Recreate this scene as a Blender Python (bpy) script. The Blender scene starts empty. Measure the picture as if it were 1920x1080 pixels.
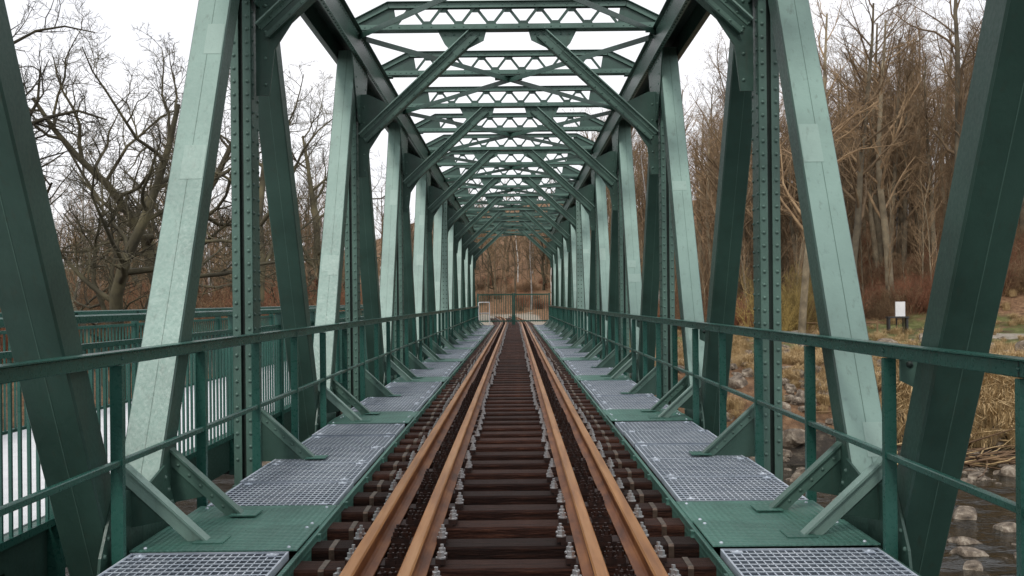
import bpy, math, random
from mathutils import Vector, Matrix, noise
random.seed(7)
scene=bpy.context.scene
V=Vector
P=5.97; Y0=9.1; WZ=-0.12
# ---------------------------------------------------------------- materials
def newmat(name):
    m=bpy.data.materials.new(name); m.use_nodes=True
    nt=m.node_tree; b=nt.nodes['Principled BSDF']; return m,nt,b
def N(nt,t,**k):
    n=nt.nodes.new(t)
    for a,v in k.items(): setattr(n,a,v)
    return n
def noise_ramp(nt,scale,stops,detail=6,coord='Object',mapscale=None,rough=0.6):
    tc=N(nt,'ShaderNodeTexCoord'); src=tc.outputs[coord]
    if mapscale:
        mp=N(nt,'ShaderNodeMapping'); mp.inputs['Scale'].default_value=mapscale
        nt.links.new(src,mp.inputs[0]); src=mp.outputs[0]
    no=N(nt,'ShaderNodeTexNoise'); no.inputs['Scale'].default_value=scale; no.inputs['Detail'].default_value=detail
    no.inputs['Roughness'].default_value=rough
    nt.links.new(src,no.inputs['Vector'])
    r=N(nt,'ShaderNodeValToRGB'); e=r.color_ramp.elements
    e[0].position=stops[0][0]; e[0].color=(*stops[0][1],1)
    e[1].position=stops[-1][0]; e[1].color=(*stops[-1][1],1)
    for p,c in stops[1:-1]:
        x=e.new(p); x.color=(*c,1)
    nt.links.new(no.outputs['Fac'],r.inputs[0])
    return no,r,src
def bump(nt,b,src,strength=.2,dist=.01):
    bp=N(nt,'ShaderNodeBump'); bp.inputs['Strength'].default_value=strength; bp.inputs['Distance'].default_value=dist
    nt.links.new(src,bp.inputs['Height']); nt.links.new(bp.outputs[0],b.inputs['Normal'])
def mixc(nt,fac,a,bb,mode='MIX'):
    m=N(nt,'ShaderNodeMixRGB'); m.blend_type=mode
    for i,x in ((0,fac),(1,a),(2,bb)):
        if hasattr(x,'is_linked') or hasattr(x,'links'): nt.links.new(x,m.inputs[i])
        else: m.inputs[i].default_value= x if i==0 else (*x,1)
    return m.outputs[0]
def paint(name,c,rough=.42,grime=.5,var=1.0):
    m,nt,b=newmat(name)
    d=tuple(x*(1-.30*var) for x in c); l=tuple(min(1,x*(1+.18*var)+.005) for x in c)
    no,r,src=noise_ramp(nt,1.3,[(.35,d),(.52,c),(.7,l)],detail=8,coord='Object')
    no2,r2,_=noise_ramp(nt,6,[(.57,(0,0,0)),(.76,(1,1,1))],mapscale=(4,4,.3),detail=9)
    f=N(nt,'ShaderNodeMath',operation='MULTIPLY'); f.inputs[1].default_value=grime
    nt.links.new(r2.outputs[0],f.inputs[0])
    col=mixc(nt,f.outputs[0],r.outputs[0],(.045,.05,.035))
    nt.links.new(col,b.inputs['Base Color'])
    no3,r3,_=noise_ramp(nt,40,[(.3,(rough-.08,)*3),(.7,(rough+.15,)*3)])
    nt.links.new(r3.outputs[0],b.inputs['Roughness'])
    bump(nt,b,no3.outputs['Fac'],.35,.004)
    return m
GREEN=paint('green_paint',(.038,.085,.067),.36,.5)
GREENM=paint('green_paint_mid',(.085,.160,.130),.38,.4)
GREENL=paint('green_paint_lit',(.225,.345,.298),.42,.4,.75)  # paler copy of the green: skylight on upturned steel put into the colour
GREENP=paint('green_paint_retouch',(.27,.39,.34),.42,.3,.5)
GREENR=paint('green_paint_railing',(.022,.095,.074),.28,.35)
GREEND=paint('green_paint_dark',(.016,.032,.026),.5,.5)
def simple(name,stops,scale,rough,metal=0,bs=.3,bd=.01,mapscale=None,coord='Object'):
    m,nt,b=newmat(name)
    no,r,_=noise_ramp(nt,scale,stops,mapscale=mapscale,coord=coord)
    nt.links.new(r.outputs[0],b.inputs['Base Color'])
    b.inputs['Roughness'].default_value=rough; b.inputs['Metallic'].default_value=metal
    bump(nt,b,no.outputs['Fac'],bs,bd); return m
RUST=simple('rusty_rail_steel',[(.3,(.10,.032,.012)),(.5,(.23,.08,.025)),(.72,(.38,.155,.05))],9,.5,.05,.3,.003,(1,.25,1))
RUSTT=simple('worn_rail_head',[(.3,(.24,.09,.028)),(.5,(.42,.185,.06)),(.72,(.54,.28,.12))],7,.36,.08,.2,.002,(2,.12,1))
RUSTD=simple('dark_rusty_steel',[(.3,(.012,.008,.007)),(.7,(.055,.023,.016))],30,.55,.2,.4,.004)
BAND=simple('steel_band',[(.3,(.06,.04,.03)),(.7,(.22,.16,.12))],20,.4,.5,.3,.003)
WOOD,nt,b=newmat('creosoted_timber')
no,r,_=noise_ramp(nt,6,[(.3,(.006,.003,.002)),(.47,(.035,.012,.007)),(.6,(.10,.038,.022)),(.76,(.27,.15,.095))],detail=10,mapscale=(.8,22,8),rough=.74)
oi=N(nt,'ShaderNodeObjectInfo'); hs=N(nt,'ShaderNodeHueSaturation'); mr=N(nt,'ShaderNodeMapRange')
mr.inputs['To Min'].default_value=.45; mr.inputs['To Max'].default_value=1.4
nt.links.new(oi.outputs['Random'],mr.inputs[0]); nt.links.new(mr.outputs[0],hs.inputs['Value']); nt.links.new(r.outputs[0],hs.inputs['Color'])
nt.links.new(hs.outputs[0],b.inputs['Base Color']); b.inputs['Roughness'].default_value=.6; b.inputs['Specular IOR Level'].default_value=.25; bump(nt,b,no.outputs['Fac'],1,.03)
GALV=simple('galvanised_steel',[(.3,(.50,.57,.66)),(.7,(.78,.83,.90))],6,.35,.2,.1,.002)
GALVS=simple('galvanised_steel_shaded_sides',[(.3,(.14,.17,.21)),(.7,(.26,.30,.35))],6,.45,.3,.1,.002)  # darker copy of the zinc: shade on the bar sides painted in
BOLT=simple('zinc_bolt',[(.3,(.42,.42,.43)),(.7,(.66,.66,.66))],30,.35,.6,.1,.002)
DECK=simple('pale_deck_coating',[(.3,(.66,.67,.69)),(.7,(.79,.8,.81))],4,.6,0,.1,.003)
CONC=simple('concrete',[(.3,(.2,.19,.17)),(.7,(.38,.36,.33))],3,.85,0,.4,.02)
ROCK=simple('river_rock',[(.3,(.05,.04,.032)),(.5,(.16,.125,.09)),(.72,(.44,.38,.30))],2.2,.8,0,.9,.1)
STRAW=simple('dry_grass',[(.3,(.26,.17,.07)),(.7,(.60,.44,.23))],3,.8,0,0,.01)
WHITE=simple('white_paint',[(.3,(.7,.7,.7)),(.7,(.8,.8,.8))],4,.5)
BLACK=simple('black_paint',[(.3,(.02,.02,.02)),(.7,(.04,.04,.04))],4,.5)
TREAD=paint('green_tread_plate',(.080,.20,.16),.34,.5)
nt=TREAD.node_tree; b=nt.nodes['Principled BSDF']
tc=N(nt,'ShaderNodeTexCoord'); vo=N(nt,'ShaderNodeTexVoronoi'); vo.inputs['Scale'].default_value=26; vo.inputs['Randomness'].default_value=0
nt.links.new(tc.outputs['Object'],vo.inputs['Vector'])
bump(nt,b,vo.outputs['Distance'],.9,.012)
def bark(name,c1,c2,c3,lo=.6,hi=1.4):
    m,nt,b=newmat(name)
    no,r,_=noise_ramp(nt,1.5,[(.3,c1),(.5,c2),(.72,c3)])
    oi=N(nt,'ShaderNodeObjectInfo')
    hs=N(nt,'ShaderNodeHueSaturation')
    mr=N(nt,'ShaderNodeMapRange'); mr.inputs['To Min'].default_value=lo; mr.inputs['To Max'].default_value=hi
    nt.links.new(oi.outputs['Random'],mr.inputs[0]); nt.links.new(mr.outputs[0],hs.inputs['Value'])
    nt.links.new(r.outputs[0],hs.inputs['Color']); nt.links.new(hs.outputs[0],b.inputs['Base Color'])
    b.inputs['Roughness'].default_value=.9; return m
BARK=bark('tree_bark',(.03,.026,.016),(.075,.065,.038),(.15,.13,.07))
BARKR=bark('forest_bark',(.07,.056,.036),(.16,.13,.085),(.29,.24,.155))
TWIG=bark('forest_twigs',(.11,.070,.038),(.22,.148,.082),(.33,.23,.13))
BIRCH=bark('birch_bark',(.2,.19,.18),(.5,.48,.45),(.7,.68,.64))
SHRUB=bark('shrub_twigs',(.08,.045,.026),(.19,.115,.06),(.31,.20,.10))
REDSH=bark('reddish_twigs',(.10,.038,.022),(.23,.095,.05),(.34,.155,.085))
OCHRE=bark('ochre_twigs',(.14,.10,.03),(.29,.21,.065),(.40,.29,.10))
# ---------------------------------------------------------------- mesh builder
class MB:
    def __init__(s): s.v=[];s.f=[];s.m=[];s.s=[];s.mats=[]
    def mi(s,mat):
        if mat not in s.mats: s.mats.append(mat)
        return s.mats.index(mat)
    def add(s,vs,fs,mat,smooth=False):
        o=len(s.v); s.v+= [tuple(x) for x in vs]; i=s.mi(mat)
        for f in fs: s.f.append(tuple(o+a for a in f)); s.m.append(i); s.s.append(smooth)
    def box(s,x0,x1,y0,y1,z0,z1,mat,top=None):
        if x0>x1:x0,x1=x1,x0
        vs=[(x,y,z) for x in(x0,x1) for y in(y0,y1) for z in(z0,z1)]
        s.add(vs,[(0,1,3,2),(4,6,7,5),(0,4,5,1),(2,3,7,6),(0,2,6,4),(1,5,7,3)],mat)
        if top: s.m[-1]=s.mi(top)
    def beam(s,p0,p1,w,h,ref,mat,ch=0.0):
        p0=V(p0);p1=V(p1);d=(p1-p0).normalized();a=V(ref);a=(a-d*a.dot(d)).normalized();b=d.cross(a)
        w/=2;h/=2
        if ch>0: sec=[(w-ch,h),(-w+ch,h),(-w,h-ch),(-w,-h+ch),(-w+ch,-h),(w-ch,-h),(w,-h+ch),(w,h-ch)]
        else: sec=[(w,h),(-w,h),(-w,-h),(w,-h)]
        n=len(sec)
        vs=[p0+a*x+b*y for x,y in sec]+[p1+a*x+b*y for x,y in sec]
        fs=[(i,i+n,(i+1)%n+n,(i+1)%n) for i in range(n)]+[tuple(range(n)),tuple(range(2*n-1,n-1,-1))]
        s.add(vs,fs,mat); return a,b
    def plate(s,pts,t,mat):
        t=V(t)/2;n=len(pts)
        vs=[V(p)-t for p in pts]+[V(p)+t for p in pts]
        s.add(vs,[tuple(range(n-1,-1,-1)),tuple(range(n,2*n))]+[(i,(i+1)%n,(i+1)%n+n,i+n) for i in range(n)],mat)
    def rivet(s,p,nrm,mat,r=.017):
        p=V(p);n=V(nrm).normalized();a=n.orthogonal().normalized();b=n.cross(a)
        vs=[]
        for rr,hh in((1,0),(.72,.55)):
            for i in range(6):
                t=i*math.pi/3; vs.append(p+(a*math.cos(t)+b*math.sin(t))*r*rr+n*r*hh)
        vs.append(p+n*r*.8)
        s.add(vs,[(i,(i+1)%6,(i+1)%6+6,i+6) for i in range(6)]+[(i+6,(i+1)%6+6,12) for i in range(6)],mat,True)
    def cyl(s,p0,p1,r0,r1,n,mat,smooth=True,cap=True):
        p0=V(p0);p1=V(p1);d=(p1-p0).normalized();a=d.orthogonal().normalized();b=d.cross(a)
        vs=[]
        for p,r in((p0,r0),(p1,r1)):
            for i in range(n):
                t=2*math.pi*i/n; vs.append(p+(a*math.cos(t)+b*math.sin(t))*r)
        s.add(vs,[(i,(i+1)%n,(i+1)%n+n,i+n) for i in range(n)],mat,smooth)
        if cap: s.add(vs[n:],[tuple(range(n))],mat); s.add(vs[:n],[tuple(range(n-1,-1,-1))],mat)
    def mesh(s,name):
        me=bpy.data.meshes.new(name); me.from_pydata(s.v,[],s.f)
        for m in s.mats: me.materials.append(m)
        me.polygons.foreach_set('material_index',s.m); me.polygons.foreach_set('use_smooth',s.s)
        me.update(); return me
def obj(name,me,parent=None,loc=(0,0,0),rot=(0,0,0),sc=(1,1,1)):
    o=bpy.data.objects.new(name,me); scene.collection.objects.link(o)
    o.location=loc;o.rotation_euler=rot;o.scale=sc
    if parent: o.parent=parent
    return o
def empty(name): return obj(name,None)
# ---------------------------------------------------------------- truss bay
def rivline(mb,p0,p1,nrm,step,mat,r=.017):
    p0=V(p0);p1=V(p1);n=max(1,int((p1-p0).length/step))
    for i in range(n+1): mb.rivet(p0.lerp(p1,i/n),nrm,mat,r)
def lattice(mb,y):
    for yy in(y-.05,y+.05):
        mb.beam((-1.8,yy,5.78),(1.8,yy,5.78),.08,.012,(0,0,1),GREENM)
        mb.beam((-2.3,yy,5.45),(2.3,yy,5.45),.08,.012,(0,0,1),GREENM)
        for s in(-1,1):
            mb.beam((s*1.8,yy,5.78),(s*2.36,yy,5.50),.08,.012,(0,0,1),GREENM)
    mb.box(-1.8,1.8,y-.1,y+.1,5.82,5.83,GREEN)
    mb.box(-2.3,2.3,y-.1,y+.1,5.4,5.41,GREEN)
    for s in(-1,1):
        mb.beam((s*1.8,y,5.825),(s*2.38,y,5.535),.2,.01,(0,1,0),GREEN)
        mb.plate([(s*1.66,y,5.43),(s*2.32,y,5.43),(s*2.32,y,5.53),(s*1.8,y,5.79),(s*1.72,y,5.79)],(0,.02,0),GREEN)
        mb.box(s*2.1,s*2.52,y-.09,y+.09,5.372,5.393,GREEN)
        for q in range(6): mb.rivet((s*(1.75+q*.1),y-.057,5.45),(0,-1,0),GREENM,.014)
    n=7;w=3.4/n
    for i in range(n):
        x=-1.7+i*w
        mb.beam((x,y-.018,5.46),(x+w/2,y-.018,5.77),.042,.012,(1,0,0),GREEN)
        mb.beam((x+w/2,y+.018,5.77),(x+w,y+.018,5.46),.042,.012,(1,0,0),GREEN)
        xm=x+w/2
        mb.plate([(xm-.10,y,5.75),(xm+.10,y,5.75),(xm+.04,y,5.68),(xm-.04,y,5.68)],(0,.016,0),GREEN)
        if i: mb.plate([(x-.10,y,5.48),(x+.10,y,5.48),(x+.04,y,5.55),(x-.04,y,5.55)],(0,.016,0),GREEN)
        for q in(-.07,.07):
            mb.rivet((xm+q,y-.057,5.78),(0,-1,0),GREENM,.014)
            mb.rivet((x+q,y-.057,5.45),(0,-1,0),GREENM,.014)
def bay(seed):
    mb=MB(); rr=random.Random(seed)
    for s in(-1,1):
        X=s*2.38; xin=s*2.235
        for e in(-1,1):
            xc=X+e*.055
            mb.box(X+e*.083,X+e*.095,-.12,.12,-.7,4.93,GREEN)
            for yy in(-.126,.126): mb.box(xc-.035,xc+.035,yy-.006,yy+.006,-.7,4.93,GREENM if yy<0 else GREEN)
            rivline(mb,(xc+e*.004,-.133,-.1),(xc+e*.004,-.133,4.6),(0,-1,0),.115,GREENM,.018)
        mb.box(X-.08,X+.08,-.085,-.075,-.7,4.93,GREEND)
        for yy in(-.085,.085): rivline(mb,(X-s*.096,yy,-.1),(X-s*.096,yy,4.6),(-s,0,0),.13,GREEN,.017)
        A=V((X,-P/2+.12,-.55));B=V((X,-.2,5.0))
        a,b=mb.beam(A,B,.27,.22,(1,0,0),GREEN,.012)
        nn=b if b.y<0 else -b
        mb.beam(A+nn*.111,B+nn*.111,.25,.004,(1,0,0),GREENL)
        mb.beam(A+nn*.1135+V((.01,0,0)),B+nn*.1135+V((.01,0,0)),.0035,.003,(1,0,0),GREENM)
        for q in range(2):
            t=rr.uniform(.12,.72);l=rr.uniform(.02,.06);ox=rr.uniform(-.06,.06);wd=.24-2*abs(ox)
            mb.beam(A.lerp(B,t)+nn*.1145+V((ox,0,0)),A.lerp(B,t+l)+nn*.1145+V((ox,0,0)),wd,.0022+.0004*q,(1,0,0),GREENP)
        A=V((X,.2,5.0));B=V((X,P/2-.12,-.55))
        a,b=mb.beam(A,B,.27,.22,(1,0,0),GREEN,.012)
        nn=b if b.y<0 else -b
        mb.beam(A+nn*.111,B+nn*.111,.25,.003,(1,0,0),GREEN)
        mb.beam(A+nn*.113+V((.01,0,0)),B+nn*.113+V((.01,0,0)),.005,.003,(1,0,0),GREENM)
        def gus(pts): mb.plate(pts,(.016,0,0),GREEN)
        gus([(xin,-.75,4.93),(xin,.75,4.93),(xin,.5,4.4),(xin,.16,4.0),(xin,-.16,4.0),(xin,-.5,4.4)])
        for yy in(-.6,-.4,-.2,0,.2,.4,.6): mb.rivet((xin-s*.008,yy,4.85),(-s,0,0),GREENM)
        for e in(-1,1):
            for q in range(5): mb.rivet((xin-s*.008,e*(.14+q*.08),4.1+q*.13),(-s,0,0),GREENM)
            gus([(xin,e*(P/2-.003),-.45),(xin,e*(P/2-.7),-.45),(xin,e*(P/2-.62),-.1),(xin,e*(P/2-.4),.25),(xin,e*(P/2-.003),.15)])
            for q in range(4): mb.rivet((xin-s*.008,e*(P/2-.58+q*.06),-.1+q*.09),(-s,0,0),GREENM)
        mb.box(s*2.225,s*2.24,-P/2,P/2,4.92,5.36,GREEN); mb.box(s*2.52,s*2.535,-P/2,P/2,4.92,5.36,GREEN)
        mb.box(s*2.17,s*2.59,-P/2,P/2,5.36,5.372,GREEN)
        mb.box(s*2.17,s*2.225,-P/2,P/2,4.915,4.927,GREENM); mb.box(s*2.535,s*2.59,-P/2,P/2,4.915,4.927,GREEN)
        mb.box(s*2.24,s*2.52,-P/2,P/2,5.2,5.21,GREEND)
        rivline(mb,(s*2.224,-P/2+.07,4.98),(s*2.224,P/2-.07,4.98),(-s,0,0),.13,GREENM)
        rivline(mb,(s*2.224,-P/2+.07,5.3),(s*2.224,P/2-.07,5.3),(-s,0,0),.13,GREENM)
        rivline(mb,(s*2.2,-P/2+.07,4.914),(s*2.2,P/2-.07,4.914),(0,0,-1),.13,GREEN,.015)
        mb.box(s*2.26,s*2.28,-P/2,P/2,-.95,-.5,GREEN); mb.box(s*2.5,s*2.52,-P/2,P/2,-.95,-.5,GREEN)
        mb.box(s*2.22,s*2.56,-P/2,P/2,-.5,-.485,GREEN)
        p0=V((s*2.2,0,3.78));p1=V((s*.5,0,5.36));d=(p1-p0).normalized()
        up=V((s*d.z,0,abs(d.x))).normalized()
        mb.beam(p0,p1,.016,.16,(0,1,0),GREEN)
        mb.beam(p0+up*.085,p1+up*.085,.16,.014,(0,1,0),GREENL)
        mb.beam(p0-up*.085,p1-up*.085,.16,.014,(0,1,0),GREEN)
        for e in(-1,1):
            mb.beam(p0+up*e*.052-V((0,.016,0)),p1+up*e*.052-V((0,.016,0)),.012,.055,(0,1,0),GREENM)
            rivline(mb,p0+up*e*.052+V((0,-.023,0)),p1+up*e*.052+V((0,-.023,0)),(0,-1,0),.14,GREENM,.015)
        mb.plate([(s*2.27,0,3.2),(s*2.27,0,4.45),(s*2.12,0,4.45),(s*1.80,0,4.30),(s*1.76,0,4.14),(s*2.1,0,3.62),(s*2.15,0,3.2)],(0,.026,0),GREEN)
        mb.plate([(s*.32,0,5.396),(s*1.05,0,5.396),(s*.95,0,5.2),(s*.8,0,5.04),(s*.62,0,5.12),(s*.36,0,5.25)],(0,.026,0),GREENM)
        for q in range(5):
            mb.rivet((s*(.42+q*.13),-.017,5.34),(0,-1,0),GREENM); mb.rivet((s*2.18,-.016,3.3+q*.24),(0,-1,0),GREENM)
        def bracket(y,full,mat):
            A=V((s*1.74,y,WZ-.02));B=V((s*2.27,y,WZ+.47));d=(B-A).normalized();n=V((-s*d.z,0,abs(d.x)))
            if full: mb.plate([(s*1.78,y,WZ-.02),(s*2.3,y,WZ-.02),(s*2.3,y,WZ+.47),(s*2.24,y,WZ+.44)],(0,.014,0),GREEN)
            else: mb.plate([(s*1.98,y,WZ+.14),(s*2.3,y,WZ+.08),(s*2.3,y,WZ+.47),(s*2.24,y,WZ+.44)],(0,.014,0),GREEN)
            mb.beam(A,B,.085,.014,(0,1,0),mat)
            mb.beam(A-n*.04-V((0,.012,0)),B-n*.04-V((0,.012,0)),.012,.08,(0,1,0),mat)
            mb.box(s*1.66,s*1.84,y-.1,y+.08,WZ+.012,WZ+.02,TREAD)
            if full or mat is GREENM: rivline(mb,A.lerp(B,.1)-n*.045-V((0,.018,0)),A.lerp(B,.95)-n*.045-V((0,.018,0)),(0,-1,0),.09,mat,.014)
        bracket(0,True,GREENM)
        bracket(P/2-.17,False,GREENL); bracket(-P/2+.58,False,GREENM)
        if s>0:
            y=P/2-.60
            mb.plate([(2.2,y,.84),(2.2,y,.96),(2.24,y,.99),(2.4,y,.99),(2.4,y,.84),(2.28,y,.8)],(0,.02,0),GREENM)
            mb.rivet((2.25,y-.01,.93),(0,-1,0),GREEND,.022); mb.rivet((2.33,y-.01,.87),(0,-1,0),GREENM,.018)
    lattice(mb,0); lattice(mb,P/2)
    for s,z in((1,5.345),(-1,5.325)):
        A=V((-s*2.2,0.1,z));B=V((s*2.2,P-.1,z))
        mb.beam(A,B,.11,.012,(1,0,0),GREEN); mb.beam(A+V((s*.05,-.03,-.04)),B+V((s*.05,-.03,-.04)),.012,.08,(1,0,0),GREEN)
    mb.box(-.25,.25,P/2-.2,P/2+.2,5.352,5.362,GREEN)
    mb.box(-2.3,2.3,-.11,.11,-1.2,-.98,GREEND); mb.box(-2.3,2.3,P/2-.11,P/2+.11,-1.2,-.98,GREEND)
    mb.box(-2.26,2.26,-.012,.012,-.98,-.46,GREEND); mb.box(-2.26,2.26,P/2-.012,P/2+.012,-.98,-.46,GREEND)
    return mb.mesh('truss_bay')
bridge=empty('railway_truss_bridge')
bms=[bay(5),bay(11),bay(23)]
for k in range(-2,9): obj('truss_bay_%d'%(k+3),bms[k%3],bridge,(0,Y0+P*k,0))
YE=Y0+P*8+P/2
mb=MB()
for s in(-1,1):
    for yy in(Y0+P*4-.35,):
        mb.box(s*2.12,s*2.56,yy-.01,yy+.01,-.6,4.9,GREENL)
        for xx in(2.16,2.26,2.42,2.52): rivline(mb,(s*xx,yy-.01,0),(s*xx,yy-.01,4.8),(0,-1,0),.14,GREEN,.02)
        mb.box(s*2.12,s*2.14,yy+.01,yy+.3,-.6,4.9,GREEN)
    mb.box(s*.62,s*.90,-8,YE,-.46,-.44,GREEND); mb.box(s*.75,s*.77,-8,YE,-.95,-.46,GREEND); mb.box(s*.62,s*.90,-8,YE,-.97,-.95,GREEND)
obj('span_portal_posts_and_stringers',mb.mesh('portal'),bridge)
# ---------------------------------------------------------------- walkways
mb=MB()
w0,w1=1.24,2.12
n=21
for i in range(n):
    x=w0+(w1-w0)*i/(n-1); mb.box(x-.004,x+.004,0,.97,-.032,-.002,GALVS,GALV)
for j in range(13):
    y=.005+j*.96/12; mb.box(w0,w1,y-.009,y+.009,-.018,.0,GALVS,GALV)
for x in(w0-.004,w1+.004): mb.box(x-.006,x+.006,-.002,.972,-.04,.003,GALV)
for y in(-.004,.974): mb.box(w0-.01,w1+.01,y-.006,y+.006,-.04,.004,GALVS,GALV)
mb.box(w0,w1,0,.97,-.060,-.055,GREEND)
for x in(w0+.07,w1-.07):
    for y in(.06,.9): mb.box(x-.03,x+.03,y-.02,y+.02,.001,.007,GALV); mb.rivet((x,y,.007),(0,0,1),GALV,.012)
gm=mb.mesh('grating_panel')
mb=MB()
mb.box(1.19,2.15,0,.64,-.008,0,TREAD)
for x in(1.25,2.08):
    for y in(.06,.56): mb.rivet((x,y,0),(0,0,1),GALV,.012)
pm=mb.mesh('tread_plate')
for s in(-1,1):
    wk=empty('steel_walkway')
    c=0
    for k in range(-1,9):
        nd=Y0-P/2+P*k
        for q,(a) in enumerate((-.42,.24)):
            if nd+a<YE: c+=1; obj('tread_plate_%d'%c,pm,wk,(0,nd+a,WZ+.012-q*.010),(0,0,0),(s,1,1))
        g=(P-1.34)/5; y=nd+.90
        for j in range(5):
            c+=1; obj('grating_panel_%d'%c,gm,wk,(random.uniform(-.006,.006),y,WZ+random.uniform(-.006,.006)),(random.uniform(-.005,.005),random.uniform(-.005,.005),0),(s,g/.99,1)); y+=g
    mb=MB()
    mb.box(s*1.165,s*1.19,-3,YE+.5,-.27,-.125,TREAD); mb.box(s*1.19,s*1.25,-3,YE+.5,-.27,-.26,GREEN)
    mb.box(s*2.14,s*2.16,-3,YE+.5,-.25,-.14,GREEN)
    y=.2
    while y<YE: mb.box(s*1.19,s*2.25,y-.03,y+.03,-.26,-.185,GREEN); mb.box(s*1.145,s*1.165,y-.02,y+.02,-.2,-.13,TREAD); y+=.995
    obj('edge_frame',mb.mesh('edge_frame'),wk)
    mb=MB(); X=s*2.17
    mb.beam((X,-3,1.0),(X,YE+.5,1.0),.055,.072,(1,0,0),GREENR,.006)
    mb.box(X-s*.06,X+s*.03,-3,YE+.5,1.0375,1.0445,GREENR)
    mb.beam((X-s*.01,-3,.415),(X-s*.01,YE+.5,.415),.035,.036,(1,0,0),GREENR,.005)
    y=5.6-1.5*5
    while y<YE+.4:
        mb.box(X-.034,X+.034,y-.02,y+.02,-.35,.96,GREENR); mb.box(X-s*.035,X-s*.045,y-.035,y+.035,-.3,-.125,GREENR)
        for z in(-.27,-.18): mb.rivet((X-s*.045,y,z),(-s,0,0),GALV,.014)
        mb.rivet((X-s*.029,y,1.0),(-s,0,0),GREENR,.012)
        y+=1.5
    y=4.1
    while y<YE: mb.box(X-s*.029,X-s*.0262,y-.004,y+.004,.965,1.035,GREEND); y+=6
    obj('handrail',mb.mesh('handrail'))
# ---------------------------------------------------------------- track
track=empty('railway_track')
prof=[(-.062,-.15),(-.062,-.14),(-.02,-.128),(-.009,-.115),(-.009,-.045),(-.033,-.034),(-.035,-.010),(-.027,0),(.027,0),(.035,-.010),(.033,-.034),(.009,-.045),(.009,-.115),(.02,-.128),(.062,-.14),(.062,-.15)]
def bend(y): return -.0011*max(0,y-YE-1)**2
def rail(x,name,dz=0):
    mb=MB(); n=len(prof); ys=[-3+i*1.0 for i in range(96)]
    vs=[(x+a+bend(y),y,b+dz) for y in ys for a,b in prof]
    fs=[(j*n+i,j*n+(i+1)%n,(j+1)*n+(i+1)%n,(j+1)*n+i) for j in range(len(ys)-1) for i in range(n)]
    mb.add(vs,fs,RUST); t=mb.mi(RUSTT)
    for q in range(len(fs)):
        if q%n in(6,7,8): mb.m[q]=t
    obj(name,mb.mesh(name),track)
for i,(x,dz) in enumerate(((-.753,0),(.753,0),(-.475,-.005),(.475,-.005))): rail(x,'rail_%d'%(i+1),dz)
def sleeper(seed):
    r=random.Random(seed); mb=MB()
    L=1.3+r.uniform(-.04,.02)
    mb.beam((-L,0,-.295),(L,0,-.295),.22,.25,(0,1,0),WOOD,.014)
    for q in range(4):
        x=r.uniform(-1,1); y=r.uniform(-.08,.08); mb.box(x-r.uniform(.08,.3),x+.2,y-.002,y+.002,-.1702,-.1690,RUSTD)
    for s in(-1,1):
        mb.box(s*.36,s*.88,-.08,.08,-.17,-.153,RUSTD)
        for X,mat,two in((.865,BOLT,1),(.64,RUSTD,0),(.585,RUSTD,0),(.362,BOLT,1)):
            x=s*X
            for yy in(-.05,.05):
                y=yy+r.uniform(-.008,.008)
                mb.box(x-.028,x+.028,y-.028,y+.028,-.155,-.125,RUSTD)
                mb.cyl((x,y,-.125),(x,y,-.118),.03,.03,8,mat); mb.cyl((x,y,-.118),(x,y,-.09),.021,.021,6,mat,False)
                mb.cyl((x,y,-.09),(x,y,-.068),.011,.011,6,mat)
        mb.beam((s*1.02-.016,0,-.295),(s*1.02+.016,0,-.295),.230,.258,(0,1,0),BAND,.012)
    return mb.mesh('sleeper')
sm=[sleeper(i) for i in range(8)]
y=-1.0;i=0
while y<YE+.3:
    i+=1; obj('sleeper_%d'%i,random.choice(sm),track,(random.uniform(-.025,.025),y+random.uniform(-.012,.012),random.uniform(-.004,.0)),(random.uniform(-.012,.012),0,random.uniform(-.012,.012)),(random.choice((-1,1)),1,1)); y+=.507
while y<92:
    i+=1; obj('sleeper_%d'%i,random.choice(sm),track,(bend(y),y,-.02)); y+=.6
# ---------------------------------------------------------------- footbridge at left
fb=empty('footbridge')
mb=MB()
mb.box(-5.7,-3.2,-6,YE+3,-.35,-.15,DECK); mb.box(-3.2,-3.12,-6,YE+3,-.55,-.16,GREEN); mb.box(-5.78,-5.7,-6,YE+3,-.55,-.16,GREEN)
for k in range(-2,10):
    yy=Y0-P/2+P*k; mb.box(-3.12,-2.5,yy-.06,yy+.06,-.6,-.42,GREEN); mb.box(-5.7,-3.12,yy-.08,yy+.08,-.75,-.36,GREEND)
obj('deck',mb.mesh('deck'),fb)
for q,X in enumerate((-3.08,-5.82)):
    mb=MB()
    mb.beam((X,-5,1.2),(X,YE+2,1.2),.09,.06,(1,0,0),GREENR,.008)
    mb.beam((X,-5,1.0),(X,YE+2,1.0),.045,.04,(1,0,0),GREENR); mb.beam((X,-5,-.16),(X,YE+2,-.16),.05,.05,(1,0,0),GREENR)
    y=-4.6;
    while y<YE+2:
        mb.box(X-.01,X+.01,y-.01,y+.01,-.14,1.0,GREENR); y+=.12
    y=-4.0
    while y<YE+2:
        mb.box(X-.045,X+.045,y-.04,y+.04,-.6,1.2,GREENR); y+=2.16
    obj('baluster_railing_%d'%(q+1),mb.mesh('baluster_railing'),fb)
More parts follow.
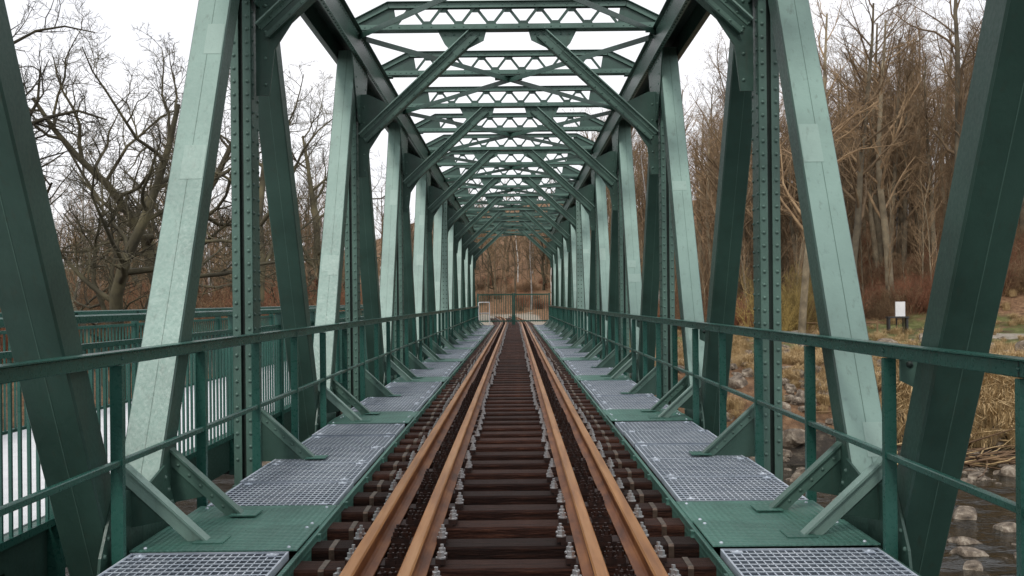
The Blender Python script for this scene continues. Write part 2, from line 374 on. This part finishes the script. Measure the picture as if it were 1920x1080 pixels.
# ---------------------------------------------------------------- end gate
mb=MB(); YG=YE+1.6
for e in(-1,1):
    for x in(.05,2.2): mb.box(e*x-.045,e*x+.045,YG-.045,YG+.045,-.15,1.8,GREENR)
    for z in(.05,1.68): mb.box(e*.04,e*2.15,YG-.03,YG+.03,z,z+.08,GREENR)
    for i in range(14):
        x=.18+i*.144; mb.box(e*x-.014,e*x+.014,YG-.014,YG+.014,.0,1.75,GREENR)
mb.box(-.12,.12,YG-.08,YG-.046,.1,.45,GREENR)
obj('double_gate',mb.mesh('double_gate'))
mb=MB()
pts=[(-2.1,YG-1.5,-.1),(-2.1,YG-1.5,1.25),(-1.45,YG-1.5,1.25),(-1.45,YG-1.5,-.1)]
for a,b in zip(pts,pts[1:]): mb.cyl(a,b,.03,.03,8,WHITE)
mb.cyl((-2.1,YG-1.5,.6),(-1.45,YG-1.5,.6),.025,.025,8,WHITE)
obj('white_pipe_barrier',mb.mesh('white_pipe_barrier'))
# ---------------------------------------------------------------- terrain
def ss(a,b,x):
    t=max(0,min(1,(x-a)/(b-a))); return t*t*(3-2*t)
def terr(x,y):
    wob=2.2*noise.noise(V((x*.06,0,3)))+1.0*noise.noise(V((x*.3,0,5)))
    z=-4.0
    up=ss(24+wob,34+wob,y)
    plat=-.95
    z+= (plat+4.0)*up
    near=ss(8,22,-y); z+=3.6*near
    tr=ss(56,62,y)*(1-ss(3.5,7,abs(x)))*(1-ss(84,92,y))
    z+=.35*ss(40,58,y)
    if y>45:
        d=(x-15)*.8+(y-74)*.25
        d2=(y-88)*.42
        h=0.5*(math.sqrt(d*d+16)+d)*.46
        h2=0.5*(math.sqrt(d2*d2+9)+d2)*.42
        h2=max(0,h2-.3)*(1-.5*ss(6,30,x))
        if x<-20: h2*=1-.6*ss(20,50,-x)
        h=(h+h2)*ss(45,62,y)
        z+=38*(1-math.exp(-h/38))
    z+=(-.42-z)*tr
    f=1-tr
    z+=f*(.25*noise.noise(V((x*.18,y*.18,0)))+.14*noise.noise(V((x*.6,y*.6,2))))
    return z
def axis(a,b,fine0,fine1,st):
    xs=[];x=fine0
    while x<=fine1: xs.append(x);x+=st
    s=st;x=fine1
    while x<b: s*=1.14;x+=s;xs.append(x)
    s=st;x=fine0;l=[]
    while x>a: s*=1.14;x-=s;l.append(x)
    return l[::-1]+xs
xs=axis(-700,700,-40,60,.7); ys=axis(-400,1200,15,100,.7)
mb=MB(); cols=[]
vs=[]
for y in ys:
    for x in xs:
        z=terr(x,y); vs.append((x,y,z))
        n1=noise.noise(V((x*.12,y*.12,9)))
        grass=max(0,ss(38,44,y)*(1-ss(52,60,y+.2*max(0,x-24)))*(.68+.9*n1)) if x>-50 else 0
        mud=1-ss(26,33,y)
        path=ss(3,4.5,x)*(1-ss(9,12,x))*ss(58,64,y)*(1-ss(80,90,y))
        path=max(path,.9*(1-ss(.9,1.8,abs(y-(36+.12*x))))*ss(4,6,x))
        path=max(path,.8*(1-ss(.8,1.6,abs(y-(50-.05*x))))*ss(18,22,x))
        bal=ss(58,61,y)*(1-ss(2.4,3.6,abs(x-bend(y))))*(1-ss(88,94,y))
        cols.append((min(1,grass),mud,max(path,bal),1))
nx=len(xs)
fs=[(j*nx+i,j*nx+i+1,(j+1)*nx+i+1,(j+1)*nx+i) for j in range(len(ys)-1) for i in range(nx-1)]
GM,nt,b=newmat('leafy_ground')
at=N(nt,'ShaderNodeAttribute'); at.attribute_name='zone'
sp=N(nt,'ShaderNodeSeparateColor'); nt.links.new(at.outputs['Color'],sp.inputs[0])
no,r,_=noise_ramp(nt,3.5,[(.3,(.05,.028,.016)),(.45,(.18,.095,.046)),(.58,(.32,.185,.095)),(.75,(.45,.32,.18))],detail=12,rough=.8)
ng,rg,_=noise_ramp(nt,1.6,[(.35,(.10,.07,.03)),(.5,(.11,.13,.03)),(.62,(.20,.19,.07)),(.75,(.34,.27,.14))],detail=10)
nm,rm,_=noise_ramp(nt,2.5,[(.3,(.012,.010,.008)),(.5,(.05,.038,.026)),(.62,(.15,.12,.085)),(.75,(.3,.26,.2))],detail=12,rough=.75)
npp,rp,_=noise_ramp(nt,5,[(.3,(.26,.22,.17)),(.7,(.52,.47,.39))],detail=8)
def fac(out,scale=2.5):
    n_=N(nt,'ShaderNodeTexNoise'); n_.inputs['Scale'].default_value=scale; n_.inputs['Detail'].default_value=8
    tc=N(nt,'ShaderNodeTexCoord'); nt.links.new(tc.outputs['Object'],n_.inputs['Vector'])
    a=N(nt,'ShaderNodeMath',operation='ADD'); nt.links.new(out,a.inputs[0]); nt.links.new(n_.outputs['Fac'],a.inputs[1])
    m_=N(nt,'ShaderNodeMapRange'); m_.inputs[1].default_value=.85; m_.inputs[2].default_value=1.15
    nt.links.new(a.outputs[0],m_.inputs[0]); return m_.outputs[0]
c=mixc(nt,fac(sp.outputs[0],.8),r.outputs[0],rg.outputs[0])
c=mixc(nt,fac(sp.outputs[1],1.2),c,rm.outputs[0]); c=mixc(nt,fac(sp.outputs[2],1.0),c,rp.outputs[0])
nt.links.new(c,b.inputs['Base Color']); b.inputs['Roughness'].default_value=.95
bump(nt,b,no.outputs['Fac'],1,.2)
mb.add(vs,fs,GM,True); me=mb.mesh('terrain')
ca=me.color_attributes.new('zone','FLOAT_COLOR','POINT')
ca.data.foreach_set('color',[q for c_ in cols for q in c_])
obj('terrain',me)
WM,nt,b=newmat('river_water')
b.inputs['Roughness'].default_value=.05; b.inputs['IOR'].default_value=1.33
no,r,_=noise_ramp(nt,3.0,[(.3,(0,0,0)),(.7,(1,1,1))],detail=4,mapscale=(1,1.8,1)); bump(nt,b,no.outputs['Fac'],.5,.06)
nf,rf,_=noise_ramp(nt,1.0,[(.62,(.010,.010,.007)),(.70,(.42,.44,.45))],detail=14,mapscale=(.5,2.0,1),rough=.85); nt.links.new(rf.outputs[0],b.inputs['Base Color'])
# rippled river surface, real waves in the mesh
wx=axis(-300,300,0,32,.2); wy=[-30+i*2 for i in range(20)]+[10+i*.2 for i in range(111)]
vs=[]
for y in wy:
    for x in wx:
        q=V((x*.9+y*.3,y*1.7,1)); k=.6+.8*abs(noise.noise(V((x*.15,y*.2,7))))
        vs.append((x,y,-3.30+k*(.075*noise.noise(q)+.05*noise.noise(q*2.3))))
n=len(wx)
mb=MB(); mb.add(vs,[(j*n+i,j*n+i+1,(j+1)*n+i+1,(j+1)*n+i) for j in range(len(wy)-1) for i in range(n-1)],WM,True); obj('river_water',mb.mesh('river'))
mb=MB(); mb.box(-6.2,3.4,YE+.3,YE+1.3,-5,-.5,CONC); mb.box(-3.1,3.1,YE+.9,YE+1.4,-.5,-.32,CONC); mb.box(-3.2,3.2,YE/2+2,YE/2+4,-5,-1.3,CONC)
obj('concrete_abutment',mb.mesh('abut'))
# ---------------------------------------------------------------- rocks
def rockmesh(seed):
    import bmesh
    bm=bmesh.new(); bmesh.ops.create_icosphere(bm,subdivisions=3,radius=1)
    for v in bm.verts:
        p=v.co.copy(); k=1+.35*noise.noise(p*1.1+V((seed*7,0,0)))+.14*noise.noise(p*3+V((0,seed*3,0)))
        c=p*k
        for ax in(V((1,.3,.2)),V((-.4,1,.3)),V((.1,-.2,1)),V((-1,-.5,.2)),V((.3,-1,.2))):
            a=ax.normalized(); dd=c.dot(a)
            if dd>.66: c-=a*(dd-.66)*.85
        v.co=V((c.x,c.y*.8,c.z*.6))
    me=bpy.data.meshes.new('rock'); bm.to_mesh(me); bm.free(); me.materials.append(ROCK); return me
rm_=[rockmesh(i) for i in range(5)]
rk=empty('riverbank_rocks')
for i in range(1300):
    u=random.random()
    if u<.46: x=random.uniform(3,30);y=random.uniform(25,34)
    elif u<.84: x=random.uniform(5,18);y=random.uniform(13,28)
    elif u<.88: x=random.uniform(-30,-3);y=random.uniform(22,34)
    else: x=random.uniform(6,40);y=random.uniform(33,48)
    s=random.uniform(.10,.34)*(1.0 if random.random()<.78 else 2.0)
    if u>=.46 and u<.84: s=random.choice((.06,.09,.12,.16,.22,.34))*random.uniform(.7,1.2)
    z=max(terr(x,y),-3.38)
    obj('rock_%d'%i,random.choice(rm_),rk,(x,y,z+s*.15),(random.uniform(-.3,.3),random.uniform(-.3,.3),random.uniform(0,6)),(s,s,s))
for (x,y,s) in ((29.5,56,.9),(31,58,1.1),(28,60,.7),(33,57,1.3)):
    obj('boulder',random.choice(rm_),None,(x,y,terr(x,y)+.2),(0,0,random.uniform(0,6)),(s,s,s))
# ---------------------------------------------------------------- trees
def tube(mb,pts,rad,n,mat):
    k=len(pts); vs=[]
    for i,p in enumerate(pts):
        d=(pts[min(i+1,k-1)]-pts[max(i-1,0)]).normalized(); a=d.orthogonal().normalized() if i==0 else (a-d*a.dot(d)).normalized(); b=d.cross(a)
        for j in range(n):
            t=2*math.pi*j/n; vs.append(p+(a*math.cos(t)+b*math.sin(t))*rad[i])
    fs=[(i*n+j,i*n+(j+1)%n,(i+1)*n+(j+1)%n,(i+1)*n+j) for i in range(k-1) for j in range(n)]
    mb.add(vs,fs,mat,True)
def grow(mb,r,p,d,L,rad,lv,maxlv,mat,mat2,cfg):
    nseg=(9,6,5,4,3)[lv]; pts=[p.copy()];rads=[rad];q=p.copy();dd=d.copy();dirs=[dd.copy()]
    for i in range(nseg):
        w=cfg['wob'][lv]
        dd=(dd+V((r.gauss(0,w),r.gauss(0,w),r.gauss(0,w)))+V((0,0,cfg['up'][lv]))).normalized()
        q=q+dd*(L/nseg); pts.append(q.copy()); dirs.append(dd.copy())
        t=(i+1)/nseg; rads.append(max(.004,rad*(1-t*(.78 if lv<3 else .7))))
    tube(mb,pts,rads,(8,5,4,3,3)[lv],mat if lv==0 else mat2)
    if lv>=maxlv: return
    nb=cfg['n'][lv]
    for i in range(nb):
        t0=cfg['start'][lv]; t=t0+(1-t0)*((i+r.random())/nb); t=min(t,.99)
        f=t*nseg; j=int(f); P_=pts[j].lerp(pts[j+1],f-j); D=dirs[j+1]
        o=D.orthogonal().normalized(); o.rotate(Matrix.Rotation(r.uniform(0,2*math.pi),3,D))
        an=math.radians(r.uniform(*cfg['ang'][lv])); nd=(D*math.cos(an)+o*math.sin(an)).normalized()
        rr=rads[j]*(.62 if lv==0 else .6)*r.uniform(.7,1)
        ll=L*cfg['len'][lv]*r.uniform(.6,1.1)*(1-.55*t if lv==0 else 1-.4*t)
        grow(mb,r,P_,nd,ll,rr,lv+1,maxlv,mat,mat2,cfg)
FOREST=dict(n=(20,7,6,3),start=(.3,.2,.15,.1),ang=((25,60),(25,60),(25,60),(20,60)),len=(.42,.5,.5,.6),wob=(.05,.13,.16,.2,.2),up=(.02,.06,.05,.02,0))
WILLOW=dict(n=(14,9,8,5),start=(.12,.2,.12,.1),ang=((30,75),(30,75),(25,65),(20,60)),len=(.68,.55,.5,.55),wob=(.12,.22,.24,.24,.22),up=(.02,.05,.04,.03,0))
BIR=dict(n=(20,6,6,3),start=(.3,.2,.15,.1),ang=((20,45),(25,50),(25,50),(20,50)),len=(.28,.5,.5,.6),wob=(.04,.1,.15,.2,.2),up=(.02,.04,-.02,-.06,-.1))
SAP=dict(n=(16,6,4,0),start=(.2,.15,.15,0),ang=((20,50),(20,55),(20,60),(0,1)),len=(.4,.5,.5,0),wob=(.07,.13,.18,.2,.2),up=(.03,.07,.05,0,0))
def tree(seed,H,rad,cfg,mat,mat2,ml=4):
    mb=MB(); r=random.Random(seed)
    grow(mb,r,V((0,0,-.3)),V((r.uniform(-.08,.08),r.uniform(-.08,.08),1)).normalized(),H,rad,0,ml,mat,mat2,cfg)
    return mb.mesh('tree')
T_for=[tree(10+i,14,.19,FOREST,BARKR,TWIG) for i in range(4)]
T_wil=[tree(30+i,9.5,.24,WILLOW,BARK,BARK) for i in range(3)]
T_bir=[tree(50+i,12,.13,BIR,BIRCH,TWIG) for i in range(2)]
T_sap=[tree(70+i,8,.06,SAP,BARKR,TWIG,3) for i in range(4)]
def shrub(seed,mat,n=70,H=2.2):
    mb=MB(); r=random.Random(seed)
    cfg=dict(n=(5,4,0,0),start=(.25,.2,0,0),ang=((20,50),(20,60),(0,1),(0,1)),len=(.5,.5,0,0),wob=(.12,.2,.2,.2,.2),up=(.03,.03,0,0,0))
    for i in range(n):
        a=r.uniform(0,6.28); d=r.uniform(0,.8); an=r.uniform(.05,.7)
        grow(mb,r,V((math.cos(a)*d,math.sin(a)*d,-.1)),V((math.cos(a)*math.sin(an),math.sin(a)*math.sin(an),math.cos(an))),H*r.uniform(.5,1.1),.014,0,2,mat,mat,cfg)
    return mb.mesh('shrub')
S_=[shrub(1,SHRUB),shrub(2,REDSH),shrub(3,TWIG)]; SO=shrub(5,OCHRE)
def place(name,me,par,x,y,s,tilt=.05):
    return obj(name,me,par,(x,y,terr(x,y)-.1),(random.uniform(-tilt,tilt),random.uniform(-tilt,tilt),random.uniform(0,6.28)),(s,s,s*random.uniform(.9,1.1)))
for x,y,s,k in ((-11.5,29,1.15,0),(-19,34,1.55,1),(-9.8,37,1.1,2),(-23,40,1.5,0),(-14.5,43,1.4,1),(-9.5,52,1.2,2),(-28,37,1.5,2),(-13.5,22.5,1.3,2),(-18,50,1.4,0)):
    place('bare_willow_tree',T_wil[k],None,x,y,s,.15)
for x,y,s,k in ((13.0,45,1.0,0),(19.0,56,1.3,1),(22.0,58,1.4,2),(26,59,1.5,3),(11.5,56,1.05,1),(30,62,1.5,0),(24,65,1.4,2),(16,62,1.25,3),(33,60,1.5,1)):
    place('bare_tree',T_for[k],None,x,y,s,.08)
for x,y,s,k in ((-13,58,1.0,0),(-19,62,1.1,1),(3.4,88,.6,0),(1.6,93,.65,1),(-24,55,1,1),(10,66,.9,0)):
    place('birch_tree',T_bir[k],None,x,y,s,.18)
fr=empty('hillside_forest')
i=0;tries=0
while i<400 and tries<5000:
    tries+=1
    y=random.uniform(62,135); x=random.uniform(8,8+.58*y)
    if y<75 and x<14: continue
    i+=1; place('forest_tree_%d'%i,random.choice(T_for+T_for+T_bir[:1]+T_sap),fr,x,y,random.uniform(.75,1.2))
fr=empty('distant_woodland'); i=0
while i<330:
    y=random.uniform(66,140); x=random.uniform(-.6*y,8)
    if i<60: x=random.uniform(-6,7); y=random.uniform(92,125)
    if abs(x-bend(y))<3.6 and y<90: continue
    s=random.uniform(.6,1.05)
    if x>-16: s=random.uniform(.5,.75)
    i+=1; place('woodland_tree_%d'%i,random.choice(T_for+T_wil+T_bir+T_sap+T_sap),fr,x,y,s)
sg=empty('young_trees'); i=0
while i<380:
    y=random.uniform(44,105); x=random.choice((-1,1,1))*random.uniform(8,.56*y)
    if x>0 and y<57: continue
    i+=1; place('sapling_%d'%i,random.choice(T_sap),sg,x,y,random.uniform(.5,1.1),.12)
sh=empty('bank_undergrowth')
i=0
while i<960:
    u=random.random()
    if u<.30: y=random.uniform(35,100); x=random.uniform(-.6*y,-7)
    elif u<.76: y=random.uniform(55,100); x=random.uniform(8,.58*y)
    elif u<.88: y=random.uniform(56,64); x=random.uniform(9,36)
    else: y=random.uniform(70,115); x=random.uniform(-8,12)
    if abs(x-bend(y))<3.5 and y<92: continue
    i+=1; s=random.uniform(.5,1.2)*(.85 if u>.30 else 1.3)
    if u>=.88: s*=.7
    place('shrub_%d'%i,random.choice(S_),sh,x,y,s)
for x,y,s in ((14.2,52,1.5),(15.5,54,1.3),(12.8,50,1.2),(16.5,57,1.4)): place('ochre_shrub',SO,None,x,y,s)
def tuft(seed,n=260,H=.8):
    mb=MB(); r=random.Random(seed)
    for i in range(n):
        a=r.uniform(0,6.28); d=r.uniform(0,.3); b=V((math.cos(a)*d,math.sin(a)*d,0)); an=r.uniform(.1,1.1); L=H*r.uniform(.5,1.1)
        dr=V((math.cos(a+r.uniform(-.6,.6)),math.sin(a+r.uniform(-.6,.6)),0)); w=V((-dr.y,dr.x,0))*r.uniform(.004,.009)
        p1=b+dr*L*.35*math.sin(an)+V((0,0,L*.55)); p2=b+dr*L*.9*math.sin(an)+V((0,0,L*(.9-.5*an)))
        mb.add([b-w,b+w,p1+w,p1-w,p2],[(0,1,2,3),(3,2,4)],STRAW)
    return mb.mesh('tuft')
TF=[tuft(i) for i in range(3)]
dg=empty('dry_grass')
for i in range(760):
    if i<260: x=random.gauss(14.9,1.6); y=random.gauss(30.2,1.3)
    elif i<380: x=random.uniform(5,14); y=random.uniform(30.0,36)
    else:
        y=random.uniform(32,58); x=random.uniform(6,.56*y)
    s=random.uniform(.8,1.8) if i<260 else random.uniform(.35,.9)
    if terr(x,y)<-3.2: continue
    obj('tuft_%d'%i,random.choice(TF),dg,(x,y,terr(x,y)-.03),(random.uniform(-.2,.2),random.uniform(-.2,.2),random.uniform(0,6)),(s,s,s*.9))
mb=MB(); r=random.Random(3)
for i in range(110):
    x=r.gauss(13.6,1.8);y=r.gauss(27.0,1.0); a=r.uniform(-.6,.9); L=r.uniform(.6,3.2); z=max(terr(x,y),-3.3)+r.uniform(.05,.35)
    p=V((x,y,z)); pts=[p];d=V((math.cos(a),math.sin(a),r.uniform(-.1,.2)))
    for k in range(4): d=(d+V((r.gauss(0,.12),r.gauss(0,.12),r.gauss(0,.08)))).normalized(); p=p+d*L/4; pts.append(p)
    R=r.uniform(.012,.04); tube(mb,pts,[R,R*.9,R*.75,R*.6,R*.3],5,SHRUB if r.random()<.7 else STRAW)
obj('driftwood',mb.mesh('driftwood'))
def G(x,y): return terr(x,y)
x,y=20.0,52.0; z=G(x,y); mb=MB()
mb.box(x-.5,x+.6,y-.2,y+.2,z+.85,z+.93,BLACK)
for xx in(x-.42,x+.52): mb.box(xx-.05,xx+.05,y-.15,y+.15,z-.1,z+.85,BLACK)
mb.box(x+.05,x+.55,y+.22,y+.3,z+.9,z+1.7,WHITE); mb.box(x+.1,x+.16,y+.3,y+.36,z-.1,z+1.6,BLACK); mb.box(x+.44,x+.5,y+.3,y+.36,z-.1,z+1.6,BLACK)
obj('information_stand',mb.mesh('information_stand'))
x,y=24.4,52.0; z=G(x,y); mb=MB(); mb.cyl((x,y,z-.1),(x,y,z+.9),.12,.12,12,BLACK); mb.cyl((x,y,z+.9),(x,y,z+1.2),.15,.15,12,BLACK); mb.cyl((x,y,z+1.2),(x,y,z+1.3),.15,.05,12,BLACK)
obj('bollard_lamp',mb.mesh('bollard_lamp'))
mb=MB()
for k in range(5):
    x=15+k*1.0;y=52;z=G(x,y); mb.cyl((x,y,z-.1),(x,y,z+.7),.06,.05,7,SHRUB)
    if k<4: z2=G(x+1,y); mb.cyl((x,y,z+.55),(x+1,y,z2+.55),.035,.035,6,SHRUB)
obj('wooden_fence',mb.mesh('wooden_fence'))
# ---------------------------------------------------------------- light
el,az=math.radians(46),math.radians(198)
w=bpy.data.worlds.new('World'); scene.world=w; w.use_nodes=True; nt=w.node_tree; bg=nt.nodes['Background']
sky=N(nt,'ShaderNodeTexSky'); sky.sky_type='NISHITA'; sky.sun_disc=False; sky.sun_elevation=el; sky.sun_rotation=az
tc=N(nt,'ShaderNodeTexCoord'); no=N(nt,'ShaderNodeTexNoise'); no.inputs['Scale'].default_value=2.2; no.inputs['Detail'].default_value=4
mp=N(nt,'ShaderNodeMapping'); mp.inputs['Scale'].default_value=(1,1,3); nt.links.new(tc.outputs['Generated'],mp.inputs[0]); nt.links.new(mp.outputs[0],no.inputs['Vector'])
r=N(nt,'ShaderNodeValToRGB'); r.color_ramp.elements[0].position=.3; r.color_ramp.elements[0].color=(10.6,10.7,11.2,1); r.color_ramp.elements[1].position=.7; r.color_ramp.elements[1].color=(12.4,12.3,12.5,1)
nt.links.new(no.outputs['Fac'],r.inputs[0])
nt.links.new(mixc(nt,.94,sky.outputs[0],r.outputs[0]),bg.inputs[0]); bg.inputs[1].default_value=.1
L=bpy.data.lights.new('sun','SUN'); L.energy=1.5; L.angle=math.radians(11); L.color=(1,.96,.9)
so=obj('sun',L)
sd=V((math.sin(az)*math.cos(el),math.cos(az)*math.cos(el),math.sin(el)))
so.rotation_euler=sd.to_track_quat('Z','Y').to_euler()
scene.view_settings.view_transform='Standard'; scene.view_settings.look='None'; scene.view_settings.exposure=0
cd=bpy.data.cameras.new('camera'); cam=obj('camera',cd); cd.lens=35; cd.sensor_width=36; cd.clip_end=3000
cd.shift_x=-.0026; cd.shift_y=.013
cam.location=(.07,0,1.30); cam.rotation_euler=(math.radians(90),.010,0)
scene.camera=cam
